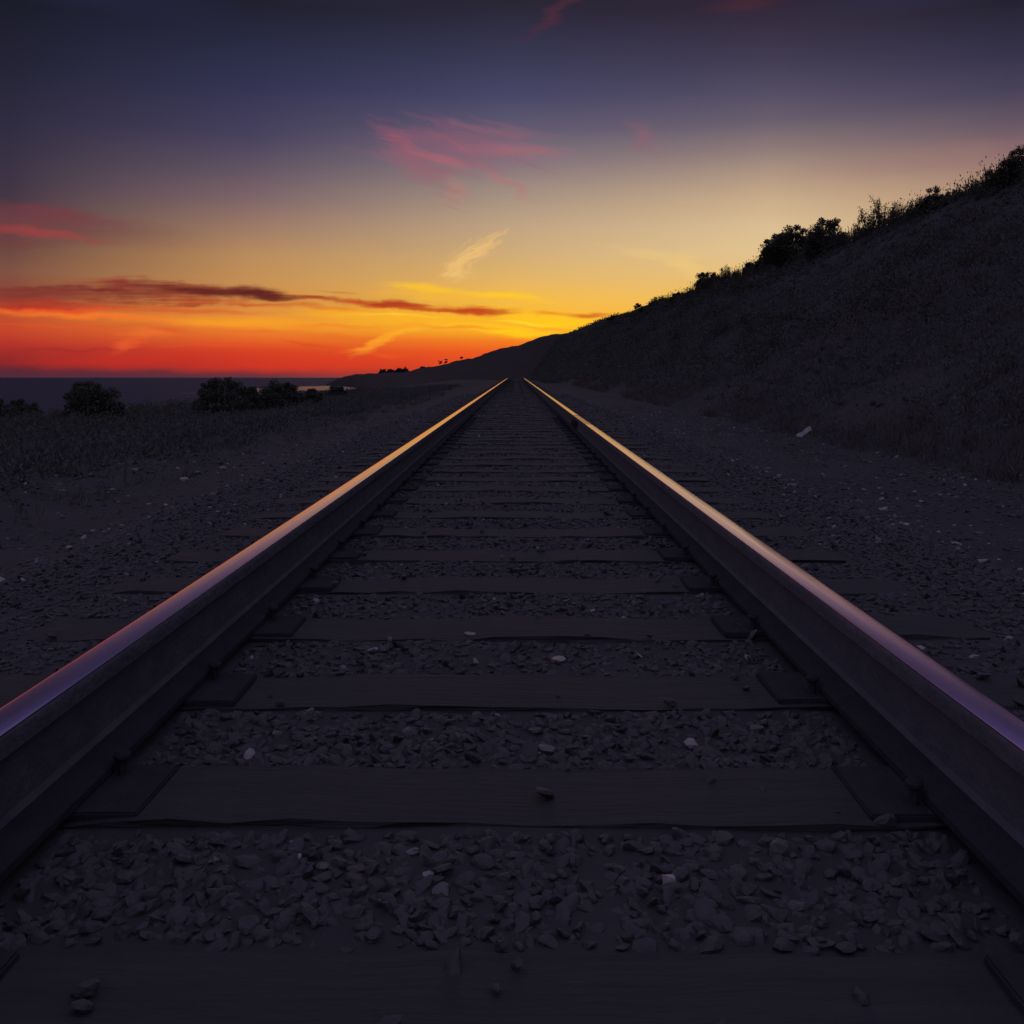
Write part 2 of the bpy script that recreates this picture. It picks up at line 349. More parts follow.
tag(mesh_np('ground', np.stack([XX, YY, ground(XX, YY)], -1).reshape(-1, 3), grid_faces(len(xs), len(ys)), M['soil'], smooth=True, attrs={'leaf_litter': np.clip(np.maximum(ss((XX-3.6)/2.2), ss((-3.6-XX)/3))+.25*vnoise(XX*.7, YY*.5, 71)+ss((YY-35)/40)*ss((np.abs(XX)-2)/1.5), 0, 1).ravel()}), kind='structure')

# sea
sx = np.array([-60000, -6000, -600, -18, 20, 60000.]); sy = np.array([-20000, -300, 0, 300, 3000, 70000.])
sx = np.array([-60000, -6000, -600, -20, 200, 60000.])
XX, YY = np.meshgrid(sx, sy, indexing='ij')
tag(mesh_np('sea', np.stack([XX, YY, np.full(XX.shape, -8.5)], -1).reshape(-1, 3), grid_faces(6, 6), M['sea']), kind='structure')

# far hill running down to the headland
RID = [(326,384.5),(332,382),(338,378.5),(345,376.5),(352,374.8),(362,373.8),(378,373),(395,372),(408,371.5),(416,369.5),(424,367.5),(435,366.5),(447,364),(452,361.5),(462,359.8),(474,358),(482,355),(490,351.5),(500,348.5),(510,346.5),(518,345.5),(528,341.5),(538,338),(548,335.2),(558,334),(568,334.2),(576,334),(590,328.5),(605,322),(625,314),(650,304),(700,288)]
rp_ = np.array([r[0] for r in RID], float); ry_ = np.array([r[1] for r in RID], float)
pxs = np.arange(326, 701, 1.5)
rd = np.interp(pxs, [326,345,400,480,560,620,700], [1050,1020,900,720,480,330,260])
fd = np.interp(pxs, [326,345,365,400,480,620,700], [1000,880,640,450,300,200,170])
py = np.interp(pxs, rp_, ry_)+.5*vnoise(pxs/4, pxs*0, 3)
zr = CAMZ+(HY-py)*rd/F
ss_ = np.linspace(-1, 1, 41)
V = []
for k, s in enumerate(ss_):
    if s < 0: D = rd+s*(rd-fd); z = zr*(1+s)**1.05*(D/rd)-10.5*np.clip(-s*1.0, 0, 1)**1.3
    else: D = rd*(1+.6*s); z = zr*(1-s*s)-10.5*s
    z = z + .05*np.abs(zr)*fbm(pxs/14, pxs*0+s*6, 9)*np.clip(np.abs(s)*4, 0, 1)*(1-abs(s))
    V.append(np.stack([(pxs-CX)/F*D, D, z], -1))
V = np.array(V)
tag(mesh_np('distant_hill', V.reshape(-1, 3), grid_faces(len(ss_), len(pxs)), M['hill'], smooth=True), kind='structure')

# ------------------------------------------------------------------ rails and sleepers
def head_profile(inner):
    P = []
    for x in np.linspace(-.0295, .0295, 15): P.append((x, -x*x/(2*.26)))
    outer, gauge = (.0332, -.0034), (.0318, -.0021)
    l, r = (gauge, outer) if inner < 0 else (outer, gauge)
    return [(-.0085,-.006), (-l[0], l[1])]+P+[r, (.0085,-.006)]
WEB = [(-.0331,-.0034),(-.0345,-.006),(-.0355,-.009),(-.0362,-.014),(-.0366,-.034),(-.034,-.0375),(-.0085,-.045),(-.0082,-.09),(-.009,-.14),(-.016,-.15),(.016,-.15),(.009,-.14),(.0082,-.09),(.0085,-.045),(.034,-.0375),(.0366,-.034),(.0362,-.014),(.0355,-.009),(.0345,-.006),(.0331,-.0034),(.02,-.006),(-.02,-.006)]
FOOT = [(-.0158,-.1503),(-.068,-.160),(-.070,-.163),(-.070,-.175),(.070,-.175),(.070,-.163),(.068,-.160),(.0158,-.1503)]
RAILTOP = .19
def extrude(P, y0, y1, closed=True):
    ys_ = np.unique(np.concatenate([[y0, y1], np.arange(math.ceil(y0), min(70, y1), 2.0), np.arange(70, y1, 1.0)])); ys_ = ys_[(ys_ >= y0) & (ys_ <= y1)]
    P = np.array(P); n = len(P)
    V = np.array([[(p[0], y, p[1]+RAILTOP+base(y)) for p in P] for y in ys_]).reshape(-1, 3)
    Fc = []
    for i in range(len(ys_)-1):
        for j in range(n if closed else n-1):
            a = i*n+j; b = i*n+(j+1) % n
            Fc.append((a, b, b+n, a+n))
    return V, Fc
def caps(V, Fc, n):
    return Fc  # ends are closed by the joint bars / lie out of sight
def add_caps(o, n):
    import bmesh
    bm = bmesh.new(); bm.from_mesh(o.data); bm.verts.ensure_lookup_table()
    nv = len(bm.verts)
    bm.faces.new([bm.verts[i] for i in range(n)]); bm.faces.new([bm.verts[nv-1-i] for i in range(n)])
    bmesh.ops.recalc_face_normals(bm, faces=bm.faces); bm.to_mesh(o.data); bm.free()
GA = .7525
def make_rail(x, y0, y1, label):
    root = empty('steel_rail', (x, 0, 0)); HEAD = head_profile(1 if x < 0 else -1)
    V, Fc = extrude(HEAD, y0, y1); h = mesh_np('rail_head', V, Fc, M['steel'], root, smooth=True); add_caps(h, len(HEAD))
    V, Fc = extrude(WEB, y0, y1); w = mesh_np('rail_web', V, Fc, M['web_lifted'], root); add_caps(w, len(WEB))
    V, Fc = extrude(FOOT, y0, y1); w = mesh_np('rail_foot', V, Fc, M['rust'], root); add_caps(w, len(FOOT))
    tag(root, label, 'rail', 'rails of the track')
    return root
JY = 10.9
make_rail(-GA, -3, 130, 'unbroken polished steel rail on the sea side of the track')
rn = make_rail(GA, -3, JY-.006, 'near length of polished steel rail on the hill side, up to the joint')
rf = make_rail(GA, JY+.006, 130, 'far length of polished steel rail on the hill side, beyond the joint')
def boxv(cx, cy, cz, sx, sy, sz):
    v = np.array([[a, b, c] for a in (-.5, .5) for b in (-.5, .5) for c in (-.5, .5)])*[sx, sy, sz]+[cx, cy, cz]
    f = np.array([(0,1,3,2),(4,6,7,5),(0,4,5,1),(2,3,7,6),(0,2,6,4),(1,5,7,3)])
    return v, f
def joinq(parts):
    Vs, Fs, o = [], [], 0
    for v, f in parts: Vs.append(v); Fs.append(np.asarray(f)+o); o += len(v)
    return np.concatenate(Vs), np.concatenate(Fs)
for s in (-1, 1):   # joint bars bolted to the near length
    pr = [boxv(s*.022, JY, RAILTOP+base(JY)-.097, .022, .6, .085)]+[boxv(s*.04, JY+d, RAILTOP+base(JY)-.095, .022, .032, .032) for d in (-.22, -.08, .08, .22)]
    mesh_np('joint_bar', *joinq(pr), M['rust'], rn)

import bmesh
def bevel_box(sx, sy, sz, bev, cuts, rough, seed):
    bm = bmesh.new(); bmesh.ops.create_cube(bm, size=1)
    for v in bm.verts: v.co.x *= sx; v.co.y *= sy; v.co.z *= sz
    bmesh.ops.bevel(bm, geom=bm.edges[:], offset=bev, segments=2, affect='EDGES')
    le = [e for e in bm.edges if abs(e.verts[0].co.x-e.verts[1].co.x) > sx*.5]
    bmesh.ops.subdivide_edges(bm, edges=le, cuts=cuts)
    rs = np.random.default_rng(seed)
    ph = rs.random(3)*9
    for v in bm.verts:
        v.co.z += rough*math.sin(v.co.x*7+ph[0])+rs.normal()*rough*.6
        v.co.y += rough*math.sin(v.co.x*5+ph[1])*1.5+rs.normal()*rough*.6
    return bm
def bm_obj(name, bm, mat, parent=None, smooth=False):
    me = bpy.data.meshes.new(name)
    for f in bm.faces: f.smooth = smooth
    bm.to_mesh(me); bm.free(); me.materials.append(mat)
    o = bpy.data.objects.new(name, me); C.objects.link(o)
    if parent is not None: o.parent = parent
    return o
tie_meshes = []
for k in range(5):
    o = bm_obj('sleeper', bevel_box(2.6, .225, .17, .012, 26, .004, k), M['tie']); tie_meshes.append(o.data); bpy.data.objects.remove(o)
def plate():
    bm = bevel_box(.34, .18, .015, .003, 0, 0, 1); return bm
pl = bm_obj('tie_plate', plate(), M['rust']); pl_me = pl.data; bpy.data.objects.remove(pl)
bm = bmesh.new(); bmesh.ops.create_cone(bm, segments=6, radius1=.008, radius2=.008, depth=.05, cap_ends=True)
r_ = bmesh.ops.create_uvsphere(bm, u_segments=8, v_segments=5, radius=.016)
for v in r_['verts']: v.co.z = v.co.z*.55+.027
sp = bm_obj('rail_spike', bm, M['rust']); sp_me = sp.data; bpy.data.objects.remove(sp)
NAMES = {0: 'dark timber sleeper closest to the viewer, at the foot of the picture',
         1: 'dark timber sleeper in the wide black band, second from the viewer',
         2: 'dark timber sleeper between two bands of pale flecked gravel, third from the viewer',
         3: 'dark timber sleeper, fourth from the viewer, just beyond the whitest stones'}
for k in range(-3, 226):
    y = 1.01+.4995*k
    o = bpy.data.objects.new('sleeper', tie_meshes[k % 5]); C.objects.link(o)
    b = float(base(y)); sl_ = float(base(y+.5)-base(y-.5))
    o.location = (random.uniform(-.03, .03), y+random.uniform(-.012, .012), b-.085); o.rotation_euler = (math.atan(sl_), 0, random.uniform(-.008, .008))
    tag(o, NAMES.get(k, 'dark timber sleeper under both rails, one of the even row running up the track'), 'sleeper', 'sleepers of the track')
    if k <= 26:
        for s in (-1, 1):
            p = bpy.data.objects.new('tie_plate', pl_me); C.objects.link(p); p.parent = o; p.location = (s*GA-o.location.x, 0, .0885)
            for d in (-1, 1):
                q = bpy.data.objects.new('rail_spike', sp_me); C.objects.link(q); q.parent = p; q.location = (d*.085, d*.05, .012)

# ------------------------------------------------------------------ stones
def ico(sub):
    bm = bmesh.new(); bmesh.ops.create_icosphere(bm, subdivisions=sub, radius=1); bm.verts.ensure_lookup_table()
    V = np.array([v.co[:] for v in bm.verts]); Fc = np.array([[v.index for v in f.verts] for f in bm.faces]); bm.free(); return V, Fc
def rock_variant(V, seed):
    rs = np.random.default_rng(seed)
    n = rs.normal(size=(11, 3)); n /= np.linalg.norm(n, axis=1)[:, None]; h = rs.uniform(.55, .95, 11)
    d = V@n.T
    r = np.where(d > .05, h/np.maximum(d, .05), 9).min(1); r = np.minimum(r, 1.15)
    P = V*r[:, None]*rs.uniform([.8, .6, .45], [1.2, .95, .75])
    return P+rs.normal(size=P.shape)*.015
BASES = {s: ico(s) for s in (1, 2)}
VAR = {s: [rock_variant(BASES[s][0], 100+k) for k in range(14)] for s in (1, 2)}
VAR[0] = None
def rotmats(n, rs):
    q = rs.normal(size=(n, 4)); q /= np.linalg.norm(q, axis=1)[:, None]; w, x, y, z = q.T
    return np.stack([1-2*(y*y+z*z), 2*(x*y-z*w), 2*(x*z+y*w), 2*(x*y+z*w), 1-2*(x*x+z*z), 2*(y*z-x*w), 2*(x*z-y*w), 2*(y*z+x*w), 1-2*(x*x+y*y)], -1).reshape(n, 3, 3)
def stones_mesh(name, X, Y, Z, size, tone, sub, flat=False):
    rs = np.random.default_rng(len(X)); n = len(X)
    Fb = BASES[sub][1]; nv = len(BASES[sub][0])
    var = rs.integers(0, 14, n); A = np.array(VAR[sub])[var]
    Rm = rotmats(n, rs)
    if flat:
        a = rs.uniform(0, 6.28, n); t = rs.normal(size=n)*(.25 if flat is True else flat)
        c, s = np.cos(a), np.sin(a); z0 = np.zeros(n); o1 = np.ones(n)
        Rm = np.stack([c, -s, z0, s, c, z0, t, t*.5, o1], -1).reshape(n, 3, 3)
    P = np.einsum('nij,nvj->nvi', Rm, A)*size[:, None, None]+np.stack([X, Y, Z], -1)[:, None, :]
    Fc = (Fb[None]+(np.arange(n)*nv)[:, None, None]).reshape(-1, 3)
    return mesh_np(name, P.reshape(-1, 3), Fc, M['ballast'], attrs={'tone': np.repeat(tone, nv)})
def tones(n, rs, pale=.03, mean=.22):
    t = np.clip(rs.normal(mean, .07, n), .02, .6)
    pm = rs.random(n) < pale; t[pm] = rs.uniform(.55, .95, pm.sum())
    return t
rs = np.random.default_rng(11)
def tie_frac(Y):   # distance from the centre of a sleeper
    k = np.round((Y-1.01)/.4995); return np.abs(Y-(1.01+.4995*k))
def bed(y0, y1, dens, lo, hi, sub, pale):
    n = int((y1-y0)*3.7*dens); X = rs.uniform(-1.85, 1.85, n); Y = rs.uniform(y0, y1, n)
    size = rs.uniform(lo, hi, n)*.5
    on = (tie_frac(Y) < .114) & (np.abs(X) < 1.32)
    keep = ~on | (rs.random(n) < .006); keep &= ~((np.abs(np.abs(X)-GA) < .082))
    X, Y, size, on = X[keep], Y[keep], size[keep], on[keep]
    Z = ground(X, Y)-size*.12+rs.uniform(-.006, .004, len(X))
    Z = np.where(on, base(Y)+size*.35, Z)
    return X, Y, Z, size, tones(len(X), rs, pale)
tag(stones_mesh('ballast_gravel', *bed(.75, 1.95, 4300, .014, .040, 2, .006), 2, .35), kind='stuff')
tag(stones_mesh('ballast_gravel', *bed(1.95, 5, 3000, .016, .042, 1, .010), 1, .35), kind='stuff')
tag(stones_mesh('ballast_gravel', *bed(5, 11, 1300, .02, .045, 1, .014), 1, .35), kind='stuff')
tag(stones_mesh('ballast_gravel', *bed(11, 30, 300, .03, .055, 1, .02), 1, .35), kind='stuff')
# gravel margins on both sides
def margin(x0, x1, y0, y1, dens, lo, hi, pale):
    n = int((x1-x0)*(y1-y0)*dens); X = rs.uniform(x0, x1, n); Y = y0+(y1-y0)*rs.random(n)**1.5
    keep = rs.random(n) < np.clip(.65+.6*vnoise(X*.9, Y*.5, 31), .25, 1); X, Y = X[keep], Y[keep]
    size = rs.uniform(lo, hi, len(X))**1*.5*np.where(rs.random(len(X)) < .06, 1.8, 1)
    return X, Y, ground(X, Y)-size*.05, size, tones(len(X), rs, pale, .25)
tag(stones_mesh('margin_gravel', *margin(1.85, 5.4, 2.5, 28, 330, .018, .055, .07), 1, True), kind='stuff')
tag(stones_mesh('margin_gravel', *margin(-7, -1.85, 2.5, 22, 230, .018, .055, .055), 1, True), kind='stuff')

# the stones that stand out, one by one: (px, py, plane height, size, tone, flatness, label)
PICK = [
 (668,893,-.02,.030,.97,'pinkish white stone in the gravel close to the viewer, brightest of the front band'),
 (428,886,-.02,.022,.85,'small pale stone in the front gravel band, left of the track centre'),
 (442,903,-.02,.034,.62,'grey angular stone just below the small pale one in the front gravel band'),
 (780,861,-.02,.045,.60,'large dull grey stone at the right end of the front gravel band'),
 (412,862,-.02,.028,.68,'flat grey stone at the upper edge of the front gravel band'),
 (322,878,-.02,.028,.60,'brownish stone at the left of the front gravel band'),
 (310,722,-.02,.034,.72,'tan stone at the left end of the second gravel band'),
 (692,752,-.02,.036,.85,'thin pale stone at the right of the second gravel band'),
 (548,757,-.02,.040,.66,'long grey stone at the lower edge of the second gravel band'),
 (458,748,-.02,.040,.55,'upright grey stone in the middle of the second gravel band'),
 (756,736,-.02,.036,.55,'dull grey stone by the hill side rail in the second gravel band'),
 (372,657,-.02,.036,.85,'reddish pale stone at the left of the third gravel band'),
 (390,646,-.02,.024,.75,'small sliver of pale stone above the reddish one in the third gravel band'),
 (471,640,-.02,.038,.85,'pale angular stone at the top middle of the third gravel band'),
 (557,666,-.02,.055,.88,'long bluish white stone right of centre in the third gravel band'),
 (404,534,-.02,.045,.70,'pale stone left of centre far up the track bed'),
 (600,465,-.02,.05,.66,'pale stone beside the hill side rail far up the track bed'),
 (185,475,-.28,.12,.86,'broad flat whitish rock alone on the dark ground on the sea side'),
 (895,514,-.3,.055,.85,'bluish pale stone in the gravel between hill side rail and slope'),
 (902,473,-.3,.08,.84,'pale flat stone near the foot of the slope'),
 (982,613,-.3,.05,.85,'pale stone at the far right edge of the gravel margin'),
 (779,492,-.3,.08,.78,'pale elongated stone in the gravel close outside the hill side rail'),
 (70,566,-.33,.05,.85,'pale flat stone low in the gravel margin on the sea side'),
 (105,537,-.33,.04,.82,'pale stone higher in the gravel margin on the sea side'),
]
for k, (px, py, zz, sz, tone, lab) in enumerate(PICK):
    Y = F*(CAMZ-zz)/(py-HY)
    for _ in range(4): Y = F*(CAMZ-zz-float(base(Y)))/(py-HY)
    X = (px-CX)/F*Y+.02
    if abs(X) > 1.9: z = float(ground(X, Y))+sz*.15
    else: z = float(base(Y))-.004
    o = stones_mesh('stone', np.array([0.]), np.array([0.]), np.array([0.]), np.array([sz*.46]), np.array([tone]), 2, k % 3 != 0)
    o.location = (X, Y, z); o.rotation_euler = (0, 0, k*1.3)
    tag(o, lab, 'stone', 'pale stones along the track')

# pale scrap at the foot of the slope: a bent torn strip
Y = 14.2; X = (806-CX)/F*Y; zg = float(ground(X, Y))
tt_ = np.linspace(0, 1, 9); V = []; 
for i, t in enumerate(tt_):
    w = .013*(1-.5*abs(t-.4))+.004*math.sin(t*11); zc_ = .05+.09*ss(t*1.5)+.02*math.sin(t*9)
    for s in (-1, 1):
        for th in (0, .006):
            V.append((-.17+.34*t+.01*math.sin(i*2.1), s*w, zc_+th+s*.03))
V = np.array(V); Fc = []
for i in range(8):
    a = i*4; b = a+4
    Fc += [(a, b, b+2, a+2), (a+1, a+3, b+3, b+1), (a, a+1, b+1, b), (a+2, b+2, b+3, a+3)]
Fc += [(0, 2, 3, 1), (32, 33, 35, 34)]
o = mesh_np('litter_scrap', V, Fc, M['litter']); o.location = (X, Y, zg-.02); o.rotation_euler = (0, -.2, .3)
tag(o, 'crumpled whitish scrap lying at the foot of the dark slope', 'litter')

# ------------------------------------------------------------------ vegetation
def tube(pts, r0, r1, ns=5):
    pts = np.asarray(pts, float); n = len(pts); V = []
    for i, p in enumerate(pts):
        d = pts[min(i+1, n-1)]-pts[max(i-1, 0)]; d = d/(np.linalg.norm(d)+1e-9)
        a = np.cross(d, [0.3, .9, .2]); a /= np.linalg.norm(a)+1e-9; b = np.cross(d, a)
        r = r0+(r1-r0)*i/(n-1)
        for k in range(ns):
            t = 2*math.pi*k/ns; V.append(p+r*(a*math.cos(t)+b*math.sin(t)))
    Fc = [(i*ns+k, i*ns+(k+1) % ns, (i+1)*ns+(k+1) % ns, (i+1)*ns+k) for i in range(n-1) for k in range(ns)]
    return np.array(V), np.array(Fc)
def leaves(P, D, size, rs, narrow=.45):
    """one folded quad per leaf: P centres, D direction"""
    n = len(P); D = D/(np.linalg.norm(D, axis=1)[:, None]+1e-9)
    U = np.cross(D, rs.normal(size=(n, 3))); U /= np.linalg.norm(U, axis=1)[:, None]+1e-9
    Nn = np.cross(D, U)
    s = size[:, None]
    V = np.stack([P-D*s*.5, P+U*s*narrow*.5+Nn*s*.08, P+D*s*.5, P-U*s*narrow*.5+Nn*s*.08], 1).reshape(-1, 3)
    return V, np.arange(4*n).reshape(n, 4)
def leaf_obj(name, P, D, size, tone, mat, parent, rs, narrow=.5):
    V, Fc = leaves(P, D, size, rs, narrow)
    return mesh_np(name, V, Fc, mat, parent, attrs={'tone': np.repeat(tone, 4)})
def shrub(loc, w, h, kind, seed, label, group, name='shrub', cat='shrub', lsize=None, nclump=None, lean=0., dens=1.0, depth=None, mat='leaf'):
    """w, h in metres. kind 'round': clumps on branches; 'twig': upright twigs with small leaves; 'pine': a small conical crown on a trunk"""
    rs = np.random.default_rng(seed)
    root = empty(name, loc)
    tag(root, label, cat, group)
    dep = depth or w*.8
    tubes = []; LP = []; LD = []; LS = []; LT = []
    ls = lsize or h*.055
    if kind == 'round':
        n = nclump or 26
        for k in range(n):
            a = rs.uniform(0, 6.283); rr = math.sqrt(rs.random()); up = rs.random()**.7
            top = h*math.sqrt(max(0.02, 1-(rr*.95)**2))
            c = np.array([math.cos(a)*rr*w*.44+lean*up*h, math.sin(a)*rr*dep*.44, top*(.18+.72*up)*rs.uniform(.85, 1.05)])
            r = h*rs.uniform(.09, .17)
            st = np.array([rs.normal()*.05*w, rs.normal()*.05*w, -.1])
            mid = st*.4+c*.6+rs.normal(size=3)*h*.05; mid[2] = c[2]*.45
            tubes.append(tube([st, (st+mid)/2+rs.normal(size=3)*h*.02, mid, c], h*.022, h*.006))
            m_ = int(rs.uniform(90, 160)*dens)
            d = rs.normal(size=(m_, 3)); d /= np.linalg.norm(d, axis=1)[:, None]
            d *= rs.uniform([.7, .7, .6], [1.2, 1.2, 1.0])
            LP.append(c+d*r*(rs.random((m_, 1))**.45)); LD.append(d+rs.normal(size=(m_, 3))*.5+[0, 0, .25])
            LS.append(rs.uniform(.6, 1.3, m_)*ls); LT.append(np.clip(rs.normal(rs.uniform(.25, .7), .15, m_), 0, 1))
        m_ = int(n*110*dens)     # inner mass near the ground
        d = rs.normal(size=(m_, 3)); d /= np.linalg.norm(d, axis=1)[:, None]
        q = d*rs.random((m_, 1))**.4*[w*.45, dep*.45, h*.68]; q[:, 2] = np.abs(q[:, 2]); LP.append(q+np.array([0, 0, .0])); LD.append(d); LS.append(rs.uniform(.8, 1.4, m_)*ls); LT.append(rs.uniform(.1, .6, m_))
    elif kind == 'twig':
        n = nclump or 22
        for k in range(n):
            a = rs.uniform(0, 6.283); rr = math.sqrt(rs.random())
            st = np.array([math.cos(a)*rr*w*.32, math.sin(a)*rr*dep*.32, -.1])
            hh = h*rs.uniform(.55, 1.05)*(1-.35*rr)
            tip = st*1.4+np.array([rs.normal()*w*.08+lean*hh, rs.normal()*w*.08, hh])
            mid = (st+tip)/2+rs.normal(size=3)*h*.03
            tubes.append(tube([st, mid, tip], h*.013, h*.004, 4))
            for q in range(rs.integers(3, 6)):   # side twigs
                t = rs.uniform(.4, .95); b0 = mid+(tip-mid)*(t*2-1) if t > .5 else st+(mid-st)*t*2
                b1 = b0+np.array([rs.normal()*.08*w, rs.normal()*.08*w, h*rs.uniform(.06, .16)])
                tubes.append(tube([b0, (b0+b1)/2, b1], h*.005, h*.002, 3))
                m_ = int(12*dens); f = rs.random((m_, 1)); LP.append(b0+(b1-b0)*f+rs.normal(size=(m_, 3))*ls*.5); LD.append(np.tile(b1-b0, (m_, 1))/h+rs.normal(size=(m_, 3))*.08); LS.append(rs.uniform(.5, 1.1, m_)*ls); LT.append(rs.uniform(.2, .9, m_))
            m_ = int(26*dens); f = rs.random((m_, 1))**.8
            LP.append(mid+(tip-mid)*f+rs.normal(size=(m_, 3))*ls*.7); LD.append(np.tile(tip-mid, (m_, 1))/h+rs.normal(size=(m_, 3))*.25); LS.append(rs.uniform(.6, 1.2, m_)*ls); LT.append(rs.uniform(.1, .8, m_))
        m_ = int(n*30*dens)
        d = rs.normal(size=(m_, 3)); d /= np.linalg.norm(d, axis=1)[:, None]
        q = d*rs.random((m_, 1))**.4*[w*.42, dep*.42, h*.42]; q[:, 2] = np.abs(q[:, 2]); LP.append(q); LD.append(d+[0, 0, .6]); LS.append(rs.uniform(.8, 1.3, m_)*ls); LT.append(rs.uniform(.1, .6, m_))
    else:
        tubes.append(tube([(0, 0, -.3), (lean*h*.3, 0, h*.4), (lean*h, 0, h*.95)], h*.035, h*.01, 6))
        for k in range(nclump or 14):
            z = h*rs.uniform(.4, 1.0); a = rs.uniform(0, 6.283); rr = w*.4*rs.uniform(.3, 1)*(1.25-z/h*.6)
            c = np.array([math.cos(a)*rr+lean*z, math.sin(a)*rr, z]); tubes.append(tube([(lean*z, 0, z*.8), (c+[lean*z, 0, z*.8])/2, c], h*.012, h*.004, 4))
            m_ = int(60*dens); d = rs.normal(size=(m_, 3)); d /= np.linalg.norm(d, axis=1)[:, None]
            LP.append(c+d*h*rs.uniform(.08, .15)*rs.random((m_, 1))**.5*[1.2, 1.2, .8]); LD.append(d); LS.append(rs.uniform(.7, 1.3, m_)*ls); LT.append(rs.uniform(.1, .7, m_))
    V, Fc = joinq(tubes)
    mesh_np('trunk' if cat == 'tree' else 'stems', V, Fc, M['bark'], root, smooth=True)
    leaf_obj('crown' if cat == 'tree' else 'foliage', np.concatenate(LP), np.concatenate(LD), np.concatenate(LS), np.concatenate(LT), M['leaf_dry'] if kind == 'twig' else M[mat], root, rs)
    return root

# crest shrubs: (px centre, width px, top py, base py, kind, label)
G1 = 'shrubs along the hill crest'
CS = [
 (616,13,315.5,320,'round','tiny low shrub lowest on the crest, beside the orange cloud streak'),
 (627,6,315,318,'round','tiny rounded shrub just uphill of the lowest one'),
 (636,7,305.5,313,'pine','small narrow leaning shrub standing clear of the lower crest'),
 (646,10,305.5,310,'round','small dark squat shrub just above the narrow leaning one'),
 (656,9,298.5,307,'twig','small thin see-through shrub with a tuft on top, low on the crest'),
 (663,9,296,304,'twig','small twiggy shrub with a flat top, next to the tufted thin one'),
 (671,8,297.5,303,'round','tiny scruffy shrub between the flat-topped twigs and a dark clump'),
 (679,11,292.5,301,'round','dark compact clump halfway up the lower crest'),
 (692,8,290,296,'round','low ragged shrub at the foot of the long mound of bushes'),
 (703,13,274,292,'round','steep rounded bush with one sprig on top, start of the long mound'),
 (714,20,273,288,'round','broad smooth bush forming the long mound below the twigs'),
 (727,13,266.5,285,'twig','wispy reddish twigs sticking up beyond the long mound'),
 (738,9,268.5,282,'twig','two short leaning stalks before the bare dip in the crest'),
 (751,14,260,277,'round','small dark bush with two knobs, below the largest shrub'),
 (763,13,254,271,'round','open knobbly bush leaning against the lower side of the largest shrub'),
 (772,15,242.5,268,'round','round headed bush on the lower shoulder of the largest shrub'),
 (791,46,227,266,'round','largest shrub of the crest, dark and many headed with gaps of sky'),
 (826,36,221,262,'round','tall dark domed shrub at the upper end of the largest clump'),
 (849,20,229,256,'twig','thin wispy shrub in the notch beside the tall domed shrub'),
 (862,17,220.5,250,'twig','ragged leafy bush between the notch and the spiky shrub'),
 (881,28,202,238,'twig','spiky upright shrub with a fan of stalks'),
 (904,20,203,230,'twig','loose twiggy bush uphill of the spiky fan'),
 (917,15,201,226,'twig','thin reddish bush with one tall stalk below the rounded dark shrub'),
 (935,24,189,222,'round','rounded dark shrub with sparse twigs above, on the upper crest'),
 (951,18,192,214,'round','small dense shrub touching the rounded dark one on its uphill side'),
 (969,18,187,206,'twig','low thin twigs before the trees at the upper corner'),
 (984,20,174,202,'twig','wispy leaning bush with fine twigs near the upper corner'),
 (1004,28,165,198,'round','dark leafy tree-like shrub next to the picture edge'),
 (1022,30,149,192,'round','tallest dark shrub cut by the picture edge at the top of the crest'),
]
for k, (px, wp, t, b, kd, lab) in enumerate(CS):
    Y = F*XC/(px-CX); X = XC
    zb = float(ground(X, Y))-.15
    zt = CAMZ+(HY-t)*Y/F
    h = max(zt-zb, .4)*(1.34 if kd == 'twig' else 1.2); w = wp*Y/F*(1.6 if px > 845 or px < 700 else 1.35)
    shrub((X, Y, zb), w, h, kd, 300+k, lab, G1, lsize=max(.0013*Y, h*.05), nclump=(int(20+w*8) if kd == 'round' else None), dens=1.3 if kd == 'round' else 1.3, depth=min(w, 2.5), lean=.25 if kd == 'pine' else 0)
# bluff bushes at the left
G2 = 'bushes on the seaward bluff'
BS = [
 (12,62,399,26,'round','low dark bush at the left edge of the picture, before the sea'),
 (93,58,381,24,'round','big dark domed bush standing alone against the sea'),
 (222,56,376.5,24,'round','tallest dark bush, its pointed top reaching the sea horizon'),
 (247,28,385,25,'round','small rounded bush leaning on the tallest one'),
 (272,26,382.5,27,'round','ragged bush with knobby top between the tallest bush and the headland'),
 (290,24,385,29,'round','low ragged bush closest to the bright water'),
 (312,26,390,31,'round','flat dark bush in front of the bright water'),
 (337,20,385,44,'round','small dark bush between the two bright strips of water'),
]
for k, (px, wp, t, Y, kd, lab) in enumerate(BS):
    X = (px-CX)/F*Y; zb = float(ground(X, Y))-.05; zt = CAMZ+(HY-t)*Y/F
    shrub((X, Y, zb), wp*Y/F*1.1, max(.3, zt-zb)*1.17, kd, 500+k, lab, G2, name='bush', cat='bush', lsize=.07, nclump=54, dens=1.6, mat='bush_leaf')
